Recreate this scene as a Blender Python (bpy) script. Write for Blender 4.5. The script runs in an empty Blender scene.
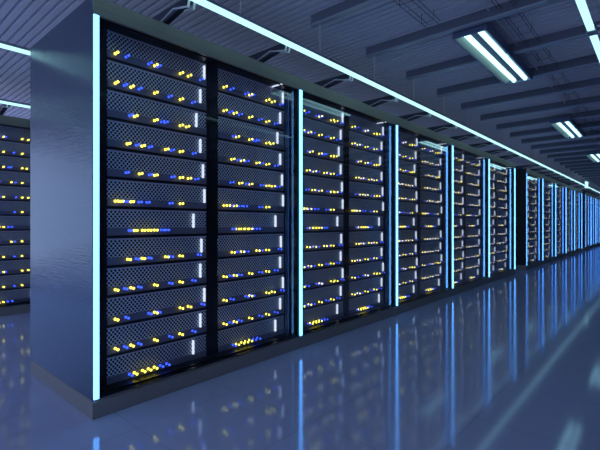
import bpy, bmesh, math, random
from mathutils import Vector, Matrix

C = bpy.context.scene.collection
sc = bpy.context.scene

# ------------------------------------------------------------------ camera, world, exposure
cam_d = bpy.data.cameras.new('camera')
cam = bpy.data.objects.new('camera', cam_d)
C.objects.link(cam)
sc.camera = cam
cam.location = (0, 0, 1.03)
cam.rotation_euler = (math.radians(90), 0, math.radians(41.28))
cam_d.sensor_width = 36.0
cam_d.lens = 413.5 / 600 * 36.0
cam_d.shift_y = -2.0 / 600
cam_d.clip_start = 0.02
cam_d.clip_end = 200
cam_d.dof.use_dof = True
cam_d.dof.focus_distance = 3.0
cam_d.dof.aperture_fstop = 3.5

world = bpy.data.worlds.new('world')
sc.world = world
world.use_nodes = True
bg = world.node_tree.nodes['Background']
bg.inputs['Color'].default_value = (0.23, 0.28, 0.41, 1)
bg.inputs['Strength'].default_value = 2.5

sc.view_settings.view_transform = 'Standard'
sc.view_settings.look = 'None'
sc.view_settings.gamma = 1.0
sc.view_settings.use_curve_mapping = False
sc.view_settings.exposure = 0.0

LED_LINE = 4.4       # the long linear lights
LED_STRIP = 4.0      # vertical strips on the cabinets
TUBE = 2.3            # ceiling tubes


# ------------------------------------------------------------------ materials
def new_mat(name):
    m = bpy.data.materials.new(name)
    m.use_nodes = True
    nt = m.node_tree
    return m, nt, nt.nodes['Principled BSDF']


def mat(name, col, rough=0.5, metal=0.0, spec=0.5, **kw):
    m, nt, b = new_mat(name)
    b.inputs['Base Color'].default_value = (*col, 1)
    b.inputs['Roughness'].default_value = rough
    b.inputs['Metallic'].default_value = metal
    b.inputs['Specular IOR Level'].default_value = spec
    for k, v in kw.items():
        b.inputs[k].default_value = v
    return m


def emit(name, col, s):
    m, nt, b = new_mat(name)
    nt.nodes.remove(b)
    e = nt.nodes.new('ShaderNodeEmission')
    e.inputs['Color'].default_value = (*col, 1)
    e.inputs['Strength'].default_value = s
    nt.links.new(e.outputs[0], nt.nodes['Material Output'].inputs[0])
    return m


def N(nt, t, **kw):
    n = nt.nodes.new(t)
    for k, v in kw.items():
        setattr(n, k, v)
    return n


def math_node(nt, op, a, b=None, c=None):
    n = nt.nodes.new('ShaderNodeMath')
    n.operation = op
    for i, v in enumerate((a, b, c)):
        if v is None:
            continue
        if isinstance(v, (int, float)):
            n.inputs[i].default_value = v
        else:
            nt.links.new(v, n.inputs[i])
    return n.outputs[0]


def brushed(name, col, rough, bump, scale, aniso=0.0, var=0.0, metal=1.0):
    """metal with fine scratches: scale stretches the noise along the brushing"""
    m, nt, b = new_mat(name)
    b.inputs['Metallic'].default_value = metal
    b.inputs['Roughness'].default_value = rough
    tc = N(nt, 'ShaderNodeTexCoord')
    mp = N(nt, 'ShaderNodeMapping')
    mp.inputs['Scale'].default_value = scale
    nt.links.new(tc.outputs['Object'], mp.inputs[0])
    nz = N(nt, 'ShaderNodeTexNoise')
    nz.inputs['Scale'].default_value = 1.0
    nz.inputs['Detail'].default_value = 5
    nt.links.new(mp.outputs[0], nz.inputs['Vector'])
    mix = N(nt, 'ShaderNodeMix', data_type='RGBA')
    mix.inputs[6].default_value = (*[c * (1 - var) for c in col], 1)
    mix.inputs[7].default_value = (*[min(1, c * (1 + var)) for c in col], 1)
    nt.links.new(nz.outputs['Fac'], mix.inputs[0])
    nt.links.new(mix.outputs[2], b.inputs['Base Color'])
    bp = N(nt, 'ShaderNodeBump')
    bp.inputs['Strength'].default_value = bump
    bp.inputs['Distance'].default_value = 0.01
    nt.links.new(nz.outputs['Fac'], bp.inputs['Height'])
    nt.links.new(bp.outputs[0], b.inputs['Normal'])
    if aniso:
        b.inputs['Anisotropic'].default_value = aniso
        tg = N(nt, 'ShaderNodeTangent', direction_type='RADIAL', axis='Z')
        nt.links.new(tg.outputs[0], b.inputs['Tangent'])
    return m


def mesh_perforated():
    """hexagonally staggered round holes, 15 mm apart, in a thin steel sheet"""
    m, nt, b = new_mat('perforated_sheet')
    tc = N(nt, 'ShaderNodeTexCoord')
    sp = N(nt, 'ShaderNodeSeparateXYZ')
    nt.links.new(tc.outputs['Object'], sp.inputs[0])
    px, py = 0.0240, 0.0136
    u = math_node(nt, 'DIVIDE', sp.outputs['Y'], px)
    v = math_node(nt, 'DIVIDE', sp.outputs['Z'], py)

    def lattice(du, dv):
        a = math_node(nt, 'ADD', u, du)
        c = math_node(nt, 'MULTIPLY', math_node(nt, 'ADD', v, dv), 0.5)
        a = math_node(nt, 'SUBTRACT', math_node(nt, 'FRACT', a), 0.5)
        c = math_node(nt, 'SUBTRACT', math_node(nt, 'FRACT', c), 0.5)
        a = math_node(nt, 'MULTIPLY', a, px)
        c = math_node(nt, 'MULTIPLY', c, 2 * py)
        return math_node(nt, 'SQRT', math_node(nt, 'ADD', math_node(nt, 'POWER', a, 2.0), math_node(nt, 'POWER', c, 2.0)))
    d = math_node(nt, 'MINIMUM', lattice(100.0, 100.0), lattice(100.5, 101.0))
    hole = math_node(nt, 'LESS_THAN', d, 0.0074)
    mix = N(nt, 'ShaderNodeMix', data_type='RGBA')
    mix.inputs[6].default_value = (0.78, 0.85, 0.93, 1)
    mix.inputs[7].default_value = (0.02, 0.022, 0.03, 1)
    nt.links.new(hole, mix.inputs[0])
    nt.links.new(mix.outputs[2], b.inputs['Base Color'])
    b.inputs['Roughness'].default_value = 0.45
    b.inputs['Metallic'].default_value = 0.0
    return m


def glass():
    m, nt, b = new_mat('door_glass')
    nt.nodes.remove(b)
    tr = N(nt, 'ShaderNodeBsdfTransparent')
    tr.inputs[0].default_value = (0.93, 0.95, 1, 1)
    gl = N(nt, 'ShaderNodeBsdfGlossy')
    gl.inputs['Color'].default_value = (0.85, 0.92, 1, 1)
    gl.inputs['Roughness'].default_value = 0.0
    lw = N(nt, 'ShaderNodeLayerWeight')
    lw.inputs['Blend'].default_value = 0.5
    fac = math_node(nt, 'MULTIPLY_ADD', math_node(nt, 'POWER', lw.outputs['Facing'], 3.0), 0.9, 0.004)
    mx = N(nt, 'ShaderNodeMixShader')
    nt.links.new(fac, mx.inputs[0])
    nt.links.new(tr.outputs[0], mx.inputs[1])
    nt.links.new(gl.outputs[0], mx.inputs[2])
    nt.links.new(mx.outputs[0], nt.nodes['Material Output'].inputs[0])
    return m


def floor_mat():
    """polished raised-floor tiles, 0.6 m, with hairline seams"""
    m, nt, b = new_mat('polished_floor')
    nt.nodes.remove(b)
    tc = N(nt, 'ShaderNodeTexCoord')
    sp = N(nt, 'ShaderNodeSeparateXYZ')
    nt.links.new(tc.outputs['Object'], sp.inputs[0])

    def seam(o, off):
        f = math_node(nt, 'FRACT', math_node(nt, 'ADD', math_node(nt, 'DIVIDE', o, 0.62), off))
        return math_node(nt, 'GREATER_THAN', math_node(nt, 'ABSOLUTE', math_node(nt, 'SUBTRACT', f, 0.5)), 0.496)
    s = math_node(nt, 'MAXIMUM', seam(sp.outputs['X'], 100.2), seam(sp.outputs['Y'], 100.35))
    nz = N(nt, 'ShaderNodeTexNoise')
    nz.inputs['Scale'].default_value = 1.3
    nz.inputs['Detail'].default_value = 6
    nt.links.new(tc.outputs['Object'], nz.inputs['Vector'])
    base = N(nt, 'ShaderNodeMix', data_type='RGBA')
    base.inputs[6].default_value = (0.54, 0.57, 0.80, 1)
    base.inputs[7].default_value = (0.60, 0.63, 0.86, 1)
    nt.links.new(nz.outputs['Fac'], base.inputs[0])
    col = N(nt, 'ShaderNodeMix', data_type='RGBA')
    nt.links.new(s, col.inputs[0])
    nt.links.new(base.outputs[2], col.inputs[6])
    col.inputs[7].default_value = (0.44, 0.46, 0.66, 1)
    df = N(nt, 'ShaderNodeBsdfDiffuse')
    nt.links.new(col.outputs[2], df.inputs[0])
    gl = N(nt, 'ShaderNodeBsdfGlossy')
    gl.inputs['Color'].default_value = (0.62, 0.75, 1.0, 1)
    gl.inputs['Roughness'].default_value = 0.09
    lw = N(nt, 'ShaderNodeFresnel')
    lw.inputs['IOR'].default_value = 1.75
    fac = math_node(nt, 'MULTIPLY_ADD', lw.outputs[0], 0.8, 0.08)
    mx = N(nt, 'ShaderNodeMixShader')
    nt.links.new(fac, mx.inputs[0])
    nt.links.new(df.outputs[0], mx.inputs[1])
    nt.links.new(gl.outputs[0], mx.inputs[2])
    nt.links.new(mx.outputs[0], nt.nodes['Material Output'].inputs[0])
    return m


M = dict(
    floor=floor_mat(),
    ceiling=mat('corrugated_ceiling', (0.80, 0.77, 0.88), 0.55, 0.0),
    wall=mat('wall_paint', (0.16, 0.18, 0.28), 0.7),
    beam=mat('beam_flange_lit', (0.42, 0.46, 0.55), 0.35, 0.3),  # pale tone of the lit underside, put into the flange colour
    beam_web_shaded=mat('beam_web_shade', (0.17, 0.19, 0.25), 0.5),  # darker copy that puts the shade of the beam sides into the colour
    black=mat('black_powder_coat', (0.006, 0.007, 0.011), 0.35),
    gloss_black=mat('gloss_black', (0.006, 0.008, 0.014), 0.32, 0.0, 0.3),
    plinth=mat('plinth_grey', (0.32, 0.30, 0.28), 0.45, 0.2),
    fascia=brushed('fascia_metal', (0.26, 0.25, 0.24), 0.42, 0.05, (30, 1.5, 200), var=0.1, metal=0.7),
    panel=brushed('brushed_steel', (0.15, 0.205, 0.265), 0.17, 0.12, (3.0, 1, 300), aniso=0.6, var=0.22),
    rim=mat('server_rim', (0.62, 0.62, 0.72), 0.4),
    dark_panel=mat('dark_end_panel', (0.02, 0.02, 0.024), 0.5),
    jamb=mat('blue_steel', (0.07, 0.11, 0.19), 0.42, 0.8),
    steel=mat('bright_steel', (0.55, 0.62, 0.66), 0.2, 1.0),
    dark_steel=mat('dark_steel', (0.10, 0.115, 0.16), 0.3, 0.7),
    chassis=mat('server_chassis', (0.03, 0.036, 0.055), 0.4, 0.3),
    lip=mat('server_lip', (0.22, 0.22, 0.28), 0.35, 0.0),
    perf=mesh_perforated(),
    glass=glass(),
    strip=emit('cool_white_strip', (0.14, 0.46, 1.0), LED_STRIP),
    blue_strip=emit('cool_blue_strip', (0.09, 0.36, 1.0), LED_STRIP),
    bar=emit('handle_and_reflection_glow', (0.78, 0.88, 1.0), 1.1),
    line=emit('linear_light_white', (0.15, 0.28, 0.30), LED_LINE),
    tube=emit('ceiling_tube_white', (0.45, 0.85, 0.82), TUBE),
    yellow=emit('yellow_led', (1.0, 0.82, 0.08), 4.0),
    blue=emit('blue_led', (0.04, 0.10, 1.0), 2.4),
    reflector=mat('white_reflector', (0.62, 0.70, 0.68), 0.35, 0.2),
    pale=mat('pale_paint', (0.75, 0.78, 0.8), 0.4),
    housing=mat('blue_grey_housing', (0.14, 0.18, 0.32), 0.4, 0.4),
)


# ------------------------------------------------------------------ mesh builder
class MB:
    def __init__(self):
        self.bm = bmesh.new()
        self.mats = []

    def mi(self, m):
        if m not in self.mats:
            self.mats.append(m)
        return self.mats.index(m)

    def box(self, x0, x1, y0, y1, z0, z1, m, bev=0.0):
        r = bmesh.ops.create_cube(self.bm, size=1.0)
        vs = r['verts']
        for v in vs:
            v.co = Vector(((x0 + x1) / 2 + v.co.x * (x1 - x0), (y0 + y1) / 2 + v.co.y * (y1 - y0), (z0 + z1) / 2 + v.co.z * (z1 - z0)))
        fs = list({f for v in vs for f in v.link_faces})
        i = self.mi(m)
        for f in fs:
            f.material_index = i
        if bev:
            es = list({e for v in vs for e in v.link_edges})
            g = bmesh.ops.bevel(self.bm, geom=es, offset=bev, segments=2, affect='EDGES', profile=0.5)
            for f in g['faces']:
                f.material_index = i
        return self

    def prism(self, pts, a0, a1, axis, m):
        """closed outline pts (2-D) pulled along an axis from a0 to a1"""
        def p3(p, a):
            return {'x': (a, p[0], p[1]), 'y': (p[0], a, p[1]), 'z': (p[0], p[1], a)}[axis]
        A = [self.bm.verts.new(p3(p, a0)) for p in pts]
        B = [self.bm.verts.new(p3(p, a1)) for p in pts]
        fs = [self.bm.faces.new(A), self.bm.faces.new(B[::-1])]
        n = len(pts)
        for i in range(n):
            fs.append(self.bm.faces.new((A[i], B[i], B[(i + 1) % n], A[(i + 1) % n])))
        i = self.mi(m)
        for f in fs:
            f.material_index = i
        return self

    def tube(self, p, q, r, m, n=8, r2=None):
        p, q = Vector(p), Vector(q)
        d = q - p
        rot = d.to_track_quat('Z', 'Y').to_matrix().to_4x4()
        mtx = Matrix.Translation((p + q) / 2) @ rot
        g = bmesh.ops.create_cone(self.bm, cap_ends=True, segments=n, radius1=r, radius2=r if r2 is None else r2, depth=d.length, matrix=mtx)
        i = self.mi(m)
        for f in {f for v in g['verts'] for f in v.link_faces}:
            f.material_index = i
        return self

    def build(self, name, parent=None, loc=None):
        bmesh.ops.recalc_face_normals(self.bm, faces=self.bm.faces[:])
        me = bpy.data.meshes.new(name)
        self.bm.to_mesh(me)
        self.bm.free()
        for m in self.mats:
            me.materials.append(m)
        o = bpy.data.objects.new(name, me)
        C.objects.link(o)
        if parent:
            o.parent = parent
        if loc:
            o.location = loc
        return o


def tag(o, label=None, cat=None, group=None, kind=None):
    if label:
        o['label'] = label
    if cat:
        o['category'] = cat
    if group:
        o['group'] = group
    if kind:
        o['kind'] = kind
    return o


def empty(name, loc):
    o = bpy.data.objects.new(name, None)
    o.empty_display_size = 0.1
    C.objects.link(o)
    o.location = loc
    return o


KIDS = {}


def copy_tree(o, parent=None):
    c = o.copy()
    C.objects.link(c)
    if parent:
        c.parent = parent
    for ch in KIDS[o.name] if o.name in KIDS else list(o.children):
        copy_tree(ch, c)
    return c


ORD = ['first', 'second', 'third', 'fourth', 'fifth', 'sixth', 'seventh', 'eighth', 'ninth', 'tenth', 'eleventh', 'lowest']
NUM = ['no', 'one', 'two', 'three', 'four', 'five', 'six']

# ------------------------------------------------------------------ dimensions (metres)
XF = -2.239           # front plane of the main line of cabinets
HT = 2.225            # cabinet height
DEPTH = 1.006
PL = 0.100            # plinth height
CZ = 2.68             # ceiling
BAY = 1.637
ROWS = [0.91, 10.04, 19.17]
XR, YR = -5.49, 0.88  # the row across the rear aisle
LX, LZ = -2.02, 2.32  # linear light in front of the main line

# ------------------------------------------------------------------ room
X0, X1, Y0, Y1 = -9.0, 4.0, -3.2, 44.0
f = MB().box(X0, X1, Y0, Y1, -0.08, 0.0, M['floor']).build('floor')
tag(f, kind='structure')
c = MB()
y = Y0
pts_lo = []
per = 0.068
prof = []
while y < Y1:
    prof += [(y, CZ), (y + per * 0.66, CZ), (y + per * 0.70, CZ + 0.028), (y + per * 0.95, CZ + 0.028)]
    y += per
bm = c.bm
A = [bm.verts.new((X0, p[0], p[1])) for p in prof]
B = [bm.verts.new((X1, p[0], p[1])) for p in prof]
for i in range(len(prof) - 1):
    bm.faces.new((A[i], B[i], B[i + 1], A[i + 1]))
c.mi(M['ceiling'])
c.box(X0, X1, Y0, Y1, CZ + 0.03, CZ + 0.08, M['ceiling'])
tag(c.build('ceiling'), kind='structure')
tag(MB().box(X0, X1, Y1, Y1 + 0.1, 0, CZ + 0.08, M['wall']).build('wall_far'), kind='structure')


def added_glazed_wall(name, p, q):
    """unseen glazing added to let the world light in, in a dark metal frame, along one axis from p to q"""
    (xa, ya), (xb, yb) = p, q
    along_x = abs(xb - xa) > abs(yb - ya)
    n = max(1, round((abs(xb - xa) + abs(yb - ya)) / 2.0))
    b = MB()
    for i in range(n + 1):
        t = i / n
        x, y = xa + (xb - xa) * t, ya + (yb - ya) * t
        b.box(x - 0.035, x + 0.035, y - 0.035, y + 0.035, 0, CZ, M['dark_steel'])
    for z0, z1 in ((0, 0.10), (2.2, 2.25), (CZ - 0.08, CZ + 0.03)):
        b.box(min(xa, xb) - 0.03, max(xa, xb) + 0.03, min(ya, yb) - 0.03, max(ya, yb) + 0.03, z0, z1, M['dark_steel'])
    tag(b.build(name), kind='structure')
    g = MB().box(min(xa, xb) - 0.005, max(xa, xb) + 0.005, min(ya, yb) - 0.005, max(ya, yb) + 0.005, 0.1, CZ - 0.08, M['glass'])
    return g


tag(MB().box(X1, X1 + 0.1, Y0, Y1, 0, CZ + 0.08, M['wall']).build('unseen_wall_right'), kind='structure')  # unseen wall, kept solid so the door glass reflects a dark side
W2 = added_glazed_wall('added_wall_near', (X0, Y0), (X1, Y0))  # out of view behind the camera, added to light the room
tag(W2.build('added_window_1'), kind='structure')
W3 = added_glazed_wall('added_wall_left', (X0, Y0), (X0, Y1))  # second added glazing, brings blue world light in from the left
tag(W3.build('added_window_2'), kind='structure')

# ------------------------------------------------------------------ ceiling beams and fittings
bl = 0
BEAM_Y = [2.538 + 0.81 * k for k in range(-3, 42)]
beam = None
for k, by in enumerate(BEAM_Y):
    if beam is None:
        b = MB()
        b.box(-2.10, X1, -0.014, 0.014, 2.600, CZ + 0.02, M['beam_web_shaded'])
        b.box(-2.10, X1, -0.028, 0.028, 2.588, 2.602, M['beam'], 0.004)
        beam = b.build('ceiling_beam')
        o = beam
    else:
        o = beam.copy()
        C.objects.link(o)
    o.location = (0, by, 0)
    tag(o, kind='structure')
    o['label'] = 'steel ceiling beam across the aisle, shade toned into its sides'

# ------------------------------------------------------------------ linear lights
def linear_light(x, z, y0, y1, label, arms=(), rods=(), arm_to=-0.6, group='long linear lights'):
    root = empty('linear_light', (x, y0, z))
    tag(root, label, 'light', group)
    L = y1 - y0
    MB().box(-0.014, 0.014, 0, L, 0.008, 0.03, M['steel']).build('housing', root)
    MB().box(-0.020, 0.020, 0.004, L - 0.004, -0.013, 0.008, M['line'], 0.003).build('diffuser', root)
    for ya in arms:
        b = MB()
        s = 1 if arm_to > 0 else -1
        # dark tapering arm from the lamp to the cabinet top, with a bright clip under the lamp
        b.prism([(s * 0.03, 0.028), (s * 0.03, 0.002), (arm_to, HT - z + 0.002), (arm_to, 0.03)] if s > 0 else
                [(-0.03, 0.028), (arm_to, 0.03), (arm_to, HT - z + 0.002), (-0.03, 0.002)], ya - y0 - 0.018, ya - y0 + 0.018, 'y', M['dark_steel'])
        arm = b.build('bracket', root)
        g = MB()
        for dy in (-0.018, 0.018):
            # bent clip plate on the arm side of the lamp, with pale rods standing in for the arm's glints
            g.prism([(s * 0.022, 0.030), (s * 0.030, 0.030), (s * 0.050, -0.040), (s * 0.042, -0.044)], ya - y0 + dy - 0.006, ya - y0 + dy + 0.006, 'y', M['pale'])
            g.tube((s * 0.045, ya - y0 + dy, -0.036), (s * 0.20, ya - y0 + dy * 1.15, 0.000), 0.006, M['pale'])
        g.tube((s * 0.20, ya - y0 - 0.021, 0.000), (arm_to + 0.03, ya - y0 - 0.021, HT - z + 0.010), 0.006, M['pale'])
        g.build('clip_and_glints', arm)
    for yr in rods:
        MB().tube((0, yr - y0, 0.028), (0, yr - y0, 2.59 - z), 0.005, M['pale']).build('hanger_rod', root)
    return root


arms1 = [1.39 + 0.8185 * i for i in range(10)] + [10.5 + 0.8185 * i for i in range(8)]
rods1 = [y for y in BEAM_Y if 0 < y < 17.2]
linear_light(LX, LZ, -1.2, 17.38, 'long white linear light bracketed above the front edge of the near cabinets', arms1, rods1)
arms2 = [17.9] + [19.65 + 0.8185 * i for i in range(6)]
rods2 = [y for y in BEAM_Y if 17.5 < y < 26]
b2 = linear_light(LX, LZ, 17.42, 30.0, 'far section of the white linear light beyond the square joint cover', arms2, rods2)
j = MB().box(-0.036, 0.036, -0.03, 0.25, -0.06, 0.16, M['line'], 0.01)
j.build('joint_cover', b2)
linear_light(-3.61, LZ, -3.0, 18.0, 'white linear light running along the back of the near cabinets', (), [], group='long linear lights')
linear_light(XR + 0.2, LZ, -3.0, 12.0, 'white linear light along the row across the rear aisle', [YR + 0.41 + 0.8185 * i for i in range(-2, 2)], [], group='long linear lights')
rl = linear_light(-0.36, LZ, -2.0, 3.34, 'near section of the white linear light at the top right corner', (), [y for y in BEAM_Y if y < 3.3])
rl2 = linear_light(-0.36, LZ, 3.43, 4.8, 'white linear light continuing beyond the coupling at the top right', (), [y for y in BEAM_Y if 3.5 < y < 4.8])
g = MB()
g.tube((-0.03, -0.06, 0.02), (0.22, -0.045, 0.02), 0.012, M['steel'])
g.tube((-0.03, 0.0, 0.0), (0.22, 0.015, 0.0), 0.012, M['steel'])
g.box(-0.032, 0.032, -0.075, 0.012, -0.012, 0.034, M['steel'], 0.004)
g.build('coupling', rl2)

# ------------------------------------------------------------------ troffers
def troffer(x, y0, label):
    root = empty('ceiling_light', (x, y0, 2.55))
    tag(root, label, 'light', 'twin tube ceiling lights')
    w, L, h = 0.13, 1.5, 0.07
    b = MB()
    b.box(-w, w, 0, L, h - 0.008, h, M['housing'])
    for s in (-1, 1):
        b.box(s * w - 0.006, s * w + 0.006, 0, L, -0.005, h, M['housing'])
    for yy in (0, L):
        b.box(-w - 0.006, w + 0.006, yy - 0.006, yy + 0.006, -0.005, h, M['housing'])
    b.build('housing', root)
    r = MB()
    r.prism([(-w + 0.008, 0.004), (-w + 0.008, 0.05), (-0.06, 0.056), (-0.06, 0.05)], 0.01, L - 0.01, 'y', M['reflector'])
    r.prism([(w - 0.008, 0.004), (w - 0.008, 0.05), (0.085, 0.056), (0.085, 0.05)], 0.01, L - 0.01, 'y', M['housing'])
    r.box(-0.012, 0.04, 0.01, L - 0.01, 0.02, 0.05, M['housing'])
    r.build('reflector', root)
    for xx in (-0.04, 0.068):
        MB().tube((xx, 0.012, 0.02), (xx, L - 0.012, 0.02), 0.021, M['tube'], 12).build('tube', root)
    return root


tl = ['nearest twin tube ceiling light, at the upper right', 'second twin tube ceiling light, at the right edge', 'third and smallest twin tube ceiling light in view, at the right edge',
      'fourth twin tube ceiling light down the aisle', 'fifth twin tube ceiling light down the aisle']
for i, l in enumerate(tl):
    troffer(-1.17, 3.4 + 3.87 * i, l)
troffer(-1.17, 3.4 - 3.87, 'twin tube ceiling light above the camera position')

# conduits under the ceiling
cd = MB().tube((-1.0, -2, 2.655), (-1.0, 20, 2.655), 0.007, M['pale'])
tag(cd.build('conduit'), 'thin pale conduit running under the ceiling beside the tube lights', 'conduit')


def wire_tray(x, y0, y1, label):
    b = MB()
    for dx in (-0.05, 0.05):
        b.tube((x + dx, y0, 2.60), (x + dx, y1, 2.60), 0.0025, M['dark_steel'], 6)
        b.tube((x + dx, y0, 2.64), (x + dx, y1, 2.64), 0.0025, M['dark_steel'], 6)
    y = y0
    while y < y1:
        b.tube((x - 0.05, y, 2.60), (x + 0.05, y, 2.60), 0.002, M['dark_steel'], 6)
        for dx in (-0.05, 0.05):
            b.tube((x + dx, y, 2.60), (x + dx, y, 2.68), 0.002, M['dark_steel'], 6)
        y += 0.36
    tag(b.build('wire_cable_tray'), label, 'cable tray', 'dark wire cable trays')


wire_tray(-1.38, 0.2, 3.2, 'dark wire cable tray under the ceiling left of the nearest tube light')
wire_tray(-0.86, 0.2, 9.0, 'dark wire cable tray under the ceiling right of the nearest tube light')

# ------------------------------------------------------------------ server units
UH, UP, UW = 0.1520, 0.1702, 0.68
PAT = [
    (0.659, 'Y0.044 B0.107 B0.250 Y0.289 B0.310 Y0.470 Y0.531 B0.627'),
    (0.627, 'Y0.044 B0.097 Y0.137 B0.187 Y0.289 B0.388 Y0.470 B0.563'),
    (0.595, 'B0.129 Y0.159 Y0.289 B0.335 B0.360 Y0.470 Y0.516'),
    (0.627, 'Y0.115 B0.170 Y0.206 B0.253 Y0.364 B0.404 Y0.470 B0.568'),
    (0.649, 'B0.107 Y0.190 B0.253 Y0.289 B0.409 Y0.470 Y0.531 B0.588'),
    (0.661, 'Y0.044 Y0.074 B0.103 Y0.137 B0.187 B0.237 B0.395 Y0.470'),
    (0.572, 'B0.126 Y0.159 Y0.209 Y0.248 Y0.289 B0.335 B0.369'),
    (0.636, 'Y0.118 B0.169 Y0.207 B0.250 Y0.364 B0.398 Y0.468 B0.609'),
    (0.627, 'Y0.044 B0.098 Y0.137 B0.184 Y0.289 B0.393 Y0.468 B0.565'),
    (0.660, 'Y0.044 B0.107 B0.250 Y0.289 B0.310 Y0.470 Y0.531 B0.637'),
    (0.627, 'Y0.044 B0.098 Y0.137 B0.184 Y0.289 B0.393 Y0.468 B0.565'),
    (0.570, 'B0.128 Y0.158 Y0.209 Y0.247 Y0.287 B0.328 B0.372'),
]
LIPH = 0.042


def geo_chassis(b):
    b.box(-0.62, -0.012, 0.0, UW, 0.0, UH, M['chassis'])
    b.box(-0.012, 0.0, 0.0, UW, UH - 0.007, UH, M['rim'])


def geo_mesh(b):
    b.box(-0.0115, -0.003, 0.0, UW, LIPH, UH - 0.006, M['perf'])


def geo_lip(b):
    b.box(-0.0115, 0.003, 0.0, UW, 0.0, LIPH, M['lip'], 0.002)


def geo_bar(b, hy):
    b.box(-0.003, 0.014, hy - 0.005, hy + 0.005, 0.040, UH - 0.018, M['bar'], 0.003)


def geo_led(b, y, m):
    z = 0.0275
    b.tube((0.002, y, z), (0.0065, y, z), 0.0076, m, 10)
    b.tube((0.006, y, z), (0.036, y, z), 0.0016, M['black'], 6)
    b.tube((0.0355, y, z), (0.040, y, z), 0.0072, m, 10)


def leds(p):
    return [(q[0], float(q[1:])) for q in p.split()]


LED_MESH = {}
for key, m, in (('Y', M['yellow']), ('B', M['blue'])):
    b = MB()
    geo_led(b, 0, m)
    t = b.build('status_light')
    LED_MESH[key] = t.data
    bpy.data.objects.remove(t)


def server_proto(i):
    hy, p = PAT[i]
    b = MB()
    geo_chassis(b)
    root = b.build('server_unit')
    b = MB(); geo_mesh(b); b.build('mesh_panel', root)
    b = MB(); geo_lip(b); b.build('lower_lip', root)
    b = MB(); geo_bar(b, hy); tag(b.build('handle_light', root), 'glowing white handle bar')
    for k, y in leds(p):
        o = bpy.data.objects.new('status_light', LED_MESH[k])
        C.objects.link(o)
        o.parent = root
        o.location = (0, y, 0)
        o['label'] = 'yellow status light' if k == 'Y' else 'blue status light'
    return root


def geo_server_small(b, i):
    geo_chassis(b); geo_mesh(b); geo_lip(b)
    hy, p = PAT[i]
    geo_bar(b, hy)
    for k, y in leds(p):
        geo_led(b, y, M['yellow'] if k == 'Y' else M['blue'])


PROTO = [None] * 12
SMALL = [None] * 12


def place_server(i, loc, label, group, full):
    if full:
        if PROTO[i] is None:
            PROTO[i] = server_proto(i)
            o = PROTO[i]
            KIDS[o.name] = [x for x in bpy.data.objects if x.parent == o]
        else:
            o = copy_tree(PROTO[i])
    else:
        if SMALL[i] is None:
            b = MB()
            geo_server_small(b, i)
            SMALL[i] = b.build('server_unit')
            o = SMALL[i]
        else:
            o = SMALL[i].copy()
            C.objects.link(o)
    o.location = loc
    tag(o, label, 'server', group)
    return o


# ------------------------------------------------------------------ cabinets
RX = -0.141           # local x of the server fronts
SH0 = 0.107           # underside of the lowest server
TOP = HT - 0.083


def geo_body(b, w, s0):
    """hollow carcass with one thin shelf under every server"""
    b.box(-DEPTH, -DEPTH + 0.012, 0.002, w - 0.002, PL + 0.0005, TOP - 0.0005, M['black'])
    for a, e in ((0.002, s0 - 0.001), (s0 + UW + 0.001, w - 0.002)):
        b.box(-DEPTH + 0.012, RX - 0.004, a, e, PL + 0.0005, TOP - 0.0005, M['black'])
    b.box(-DEPTH + 0.012, -0.004, 0.002, w - 0.002, PL + 0.0005, PL + 0.006, M['gloss_black'])
    b.box(-DEPTH + 0.012, -0.0195, 0.002, w - 0.002, TOP - 0.008, TOP - 0.0005, M['gloss_black'])
    for i in range(12):
        z = SH0 + UP * i
        b.box(-DEPTH + 0.012, RX + 0.001, s0 - 0.001, s0 + UW + 0.001, z - (UP - UH - 0.0006) if i else PL + 0.006, z, M['black'])


WA, WB = 0.84, BAY - 0.84
SA, SB = 0.136, 0.08


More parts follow.
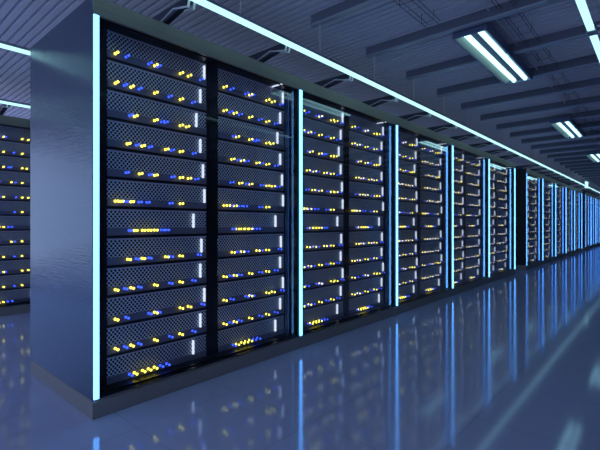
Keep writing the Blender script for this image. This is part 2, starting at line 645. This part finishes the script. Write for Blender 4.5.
def cabinet(kind, end=None, strip='strip'):
    pm = M['panel'] if strip == 'strip' else M['dark_panel']
    """kind A carries the light strip on its left edge, B the blue steel jamb on its right"""
    root = empty('server_cabinet', (0, 0, 0))
    w, s0 = (WA, SA) if kind == 'A' else (WB, SB)
    b = MB(); geo_body(b, w, s0); b.build('cabinet_body', root)
    # glass door with its hinge side rail
    g0 = 0.038 if kind == 'A' else 0.001
    d = MB().box(-0.047, -0.043, g0, w - 0.001, PL + 0.008, TOP - 0.010, M['glass'])
    door = d.build('glass_door', root)
    for z0, z1 in ((PL + 0.0065, PL + 0.014), (TOP - 0.016, TOP - 0.0085)):
        MB().box(-0.050, -0.040, g0, w - 0.001, z0, z1, M['black']).build('door_rail', door)
    if kind == 'A':
        if end != 'left':
            p = MB().box(-0.139, -0.0195, 0.002, 0.034, PL + 0.006, TOP - 0.008, M['black']); p.build('front_post', root)
        s = MB().box(-0.008, 0.003, 0.004, 0.032, PL + 0.002, TOP - 0.0165, M[strip], 0.002)
        tag(s.build('light_strip', root), 'glowing vertical light strip')
        if end == 'left':
            p = MB().box(-0.139, -0.0195, 0.002, 0.034, PL + 0.006, TOP - 0.008, M['black']); p.build('front_post', root)
            e = MB().box(-DEPTH, 0.0, -0.003, 0.0015, PL + 0.0005, HT, pm); tag(e.build('end_panel', root), 'brushed steel end panel' if strip == 'strip' else 'dark end panel')
    else:
        j = MB().box(RX + 0.0405, RX + 0.070, w - 0.072, w - 0.050, PL + 0.006, TOP - 0.05, M['jamb'], 0.003); tag(j.build('jamb', root), 'blue steel door jamb')
        k = MB().box(-0.038, -0.0195, w - 0.19, w - 0.176, TOP - 0.014, TOP - 0.008, M['bar']).box(-0.135, -0.052, w - 0.19, w - 0.176, TOP - 0.014, TOP - 0.0085, M['bar']); tag(k.build('reflection_bar', root), 'white reflection under the top, built as a glowing bar')  # white reflections under the soffit, built as glowing bars
        if end == 'right':
            p = MB().box(-0.10, -0.0195, w - 0.002, w + 0.036, PL + 0.0005, TOP - 0.0005, M['black']); p.build('front_post', root)
            s = MB().box(-0.008, 0.003, w + 0.004, w + 0.036, PL + 0.002, TOP - 0.0165, M[strip], 0.002); tag(s.build('light_strip', root), 'glowing vertical light strip')
            e = MB().box(-DEPTH, -0.101, w + 0.0365, w + 0.040, PL + 0.0005, HT, pm); tag(e.build('end_panel', root), 'steel end panel')
    KIDS[root.name] = [x for x in bpy.data.objects if x.parent == root]
    for x in KIDS[root.name]:
        KIDS[x.name] = [z for z in bpy.data.objects if z.parent == x]
    return root


CAB = {}


def place_cabinet(kind, end, strip, loc, label, group):
    key = (kind, end, strip)
    if key not in CAB:
        o = CAB[key] = cabinet(kind, end, strip)
    else:
        o = copy_tree(CAB[key])
    o.location = loc
    tag(o, label, 'server cabinet', group)
    return o


def server_row(x, y0, nb, strip, rowname, gname, full, count, first_words, ends=('left', 'right')):
    """nb bays of two cabinets with their servers; count = cabinets whose servers are things"""
    L = nb * BAY
    dl = 0.0
    dr = 0.036 if ends[1] else 0.0
    p = MB().box(x - DEPTH, x, y0 - 0.003, y0 + L + dr, 0.0, PL - 0.011, M['plinth'], 0.003)
    # recessed top lip that carries the cabinets
    p.box(x - DEPTH, x - 0.010, y0 + 0.002, y0 + L + dr, PL - 0.012, PL, M['plinth'])
    tag(p.build('row_plinth'), 'low dark grey plinth under ' + rowname, 'plinth')
    t = MB().box(x - DEPTH, x, y0 + 0.0016, y0 + L + dr, TOP + 0.02, HT, M['fascia'], 0.002)
    t.box(x - 0.018, x - 0.0005, y0 + 0.0016, y0 + L + dr, TOP - 0.016, TOP + 0.021, M['fascia'])
    t.box(x - DEPTH, x - 0.018, y0 + 0.0016, y0 + L + dr, TOP, TOP + 0.02, M['black'])
    tag(t.build('row_canopy'), 'grey metal top fascia running above ' + rowname, 'fascia')
    rest = MB()
    nrest = 0
    for k in range(nb * 2):
        kind = 'A' if k % 2 == 0 else 'B'
        yc = y0 + (k // 2) * BAY + (0 if kind == 'A' else WA)
        end = ends[0] if k == 0 else (ends[1] if k == nb * 2 - 1 else None)
        cw = first_words[k] if k < len(first_words) else ORD[k]
        place_cabinet(kind, end, strip, (x, yc, 0), ('black glass-door server cabinet, ' + cw + ' in ' + rowname), gname)
        s0 = SA if kind == 'A' else SB
        for i in range(12):
            loc = (x + RX, yc + s0, SH0 + UP * (11 - i) + 0.0004)
            if k in count:
                pos = 'topmost' if i == 0 else ('lowest' if i == 11 else ORD[i] + ' from top')
                ny, nbl = PAT[i][1].count('Y'), PAT[i][1].count('B')
                lab = 'server with %s yellow lights, %s, in %s cabinet of %s' % (NUM[ny], pos, cw, rowname)
                place_server(i, loc, lab, 'servers in ' + rowname, full)
            else:
                sub = MB()
                geo_server_small(sub, i)
                n0 = len(rest.bm.verts)
                bmesh.ops.translate(sub.bm, verts=sub.bm.verts[:], vec=loc)
                tmp = bpy.data.meshes.new('tmp')
                sub.bm.to_mesh(tmp)
                nf = len(rest.bm.faces)
                rest.bm.from_mesh(tmp)
                rest.bm.faces.ensure_lookup_table()
                idx = [rest.mi(m) for m in sub.mats]
                for fc in rest.bm.faces[nf:]:
                    fc.material_index = idx[fc.material_index]
                bpy.data.meshes.remove(tmp)
                sub.bm.free()
                nrest += 1
    if nrest:
        tag(rest.build('server_units'), 'remaining servers in ' + rowname, 'servers', kind='stuff')


NTH = ['first', 'second', 'third', 'fourth', 'fifth', 'sixth', 'seventh', 'eighth', 'ninth', 'last']
server_row(XF, ROWS[0], 5, 'strip', 'the near row', 'cabinets of the near row', True, range(10), NTH)
server_row(XF, ROWS[1], 5, 'blue_strip', 'the middle row', 'cabinets of the middle row', False, range(10), NTH)
server_row(XF, ROWS[2], 4, 'blue_strip', 'the farthest row', 'cabinets of the farthest row', False, range(4), NTH)
server_row(XR, YR, 2, 'strip', 'the rear aisle row', 'cabinets across the rear aisle', True, (0,), NTH, ends=(None, None))
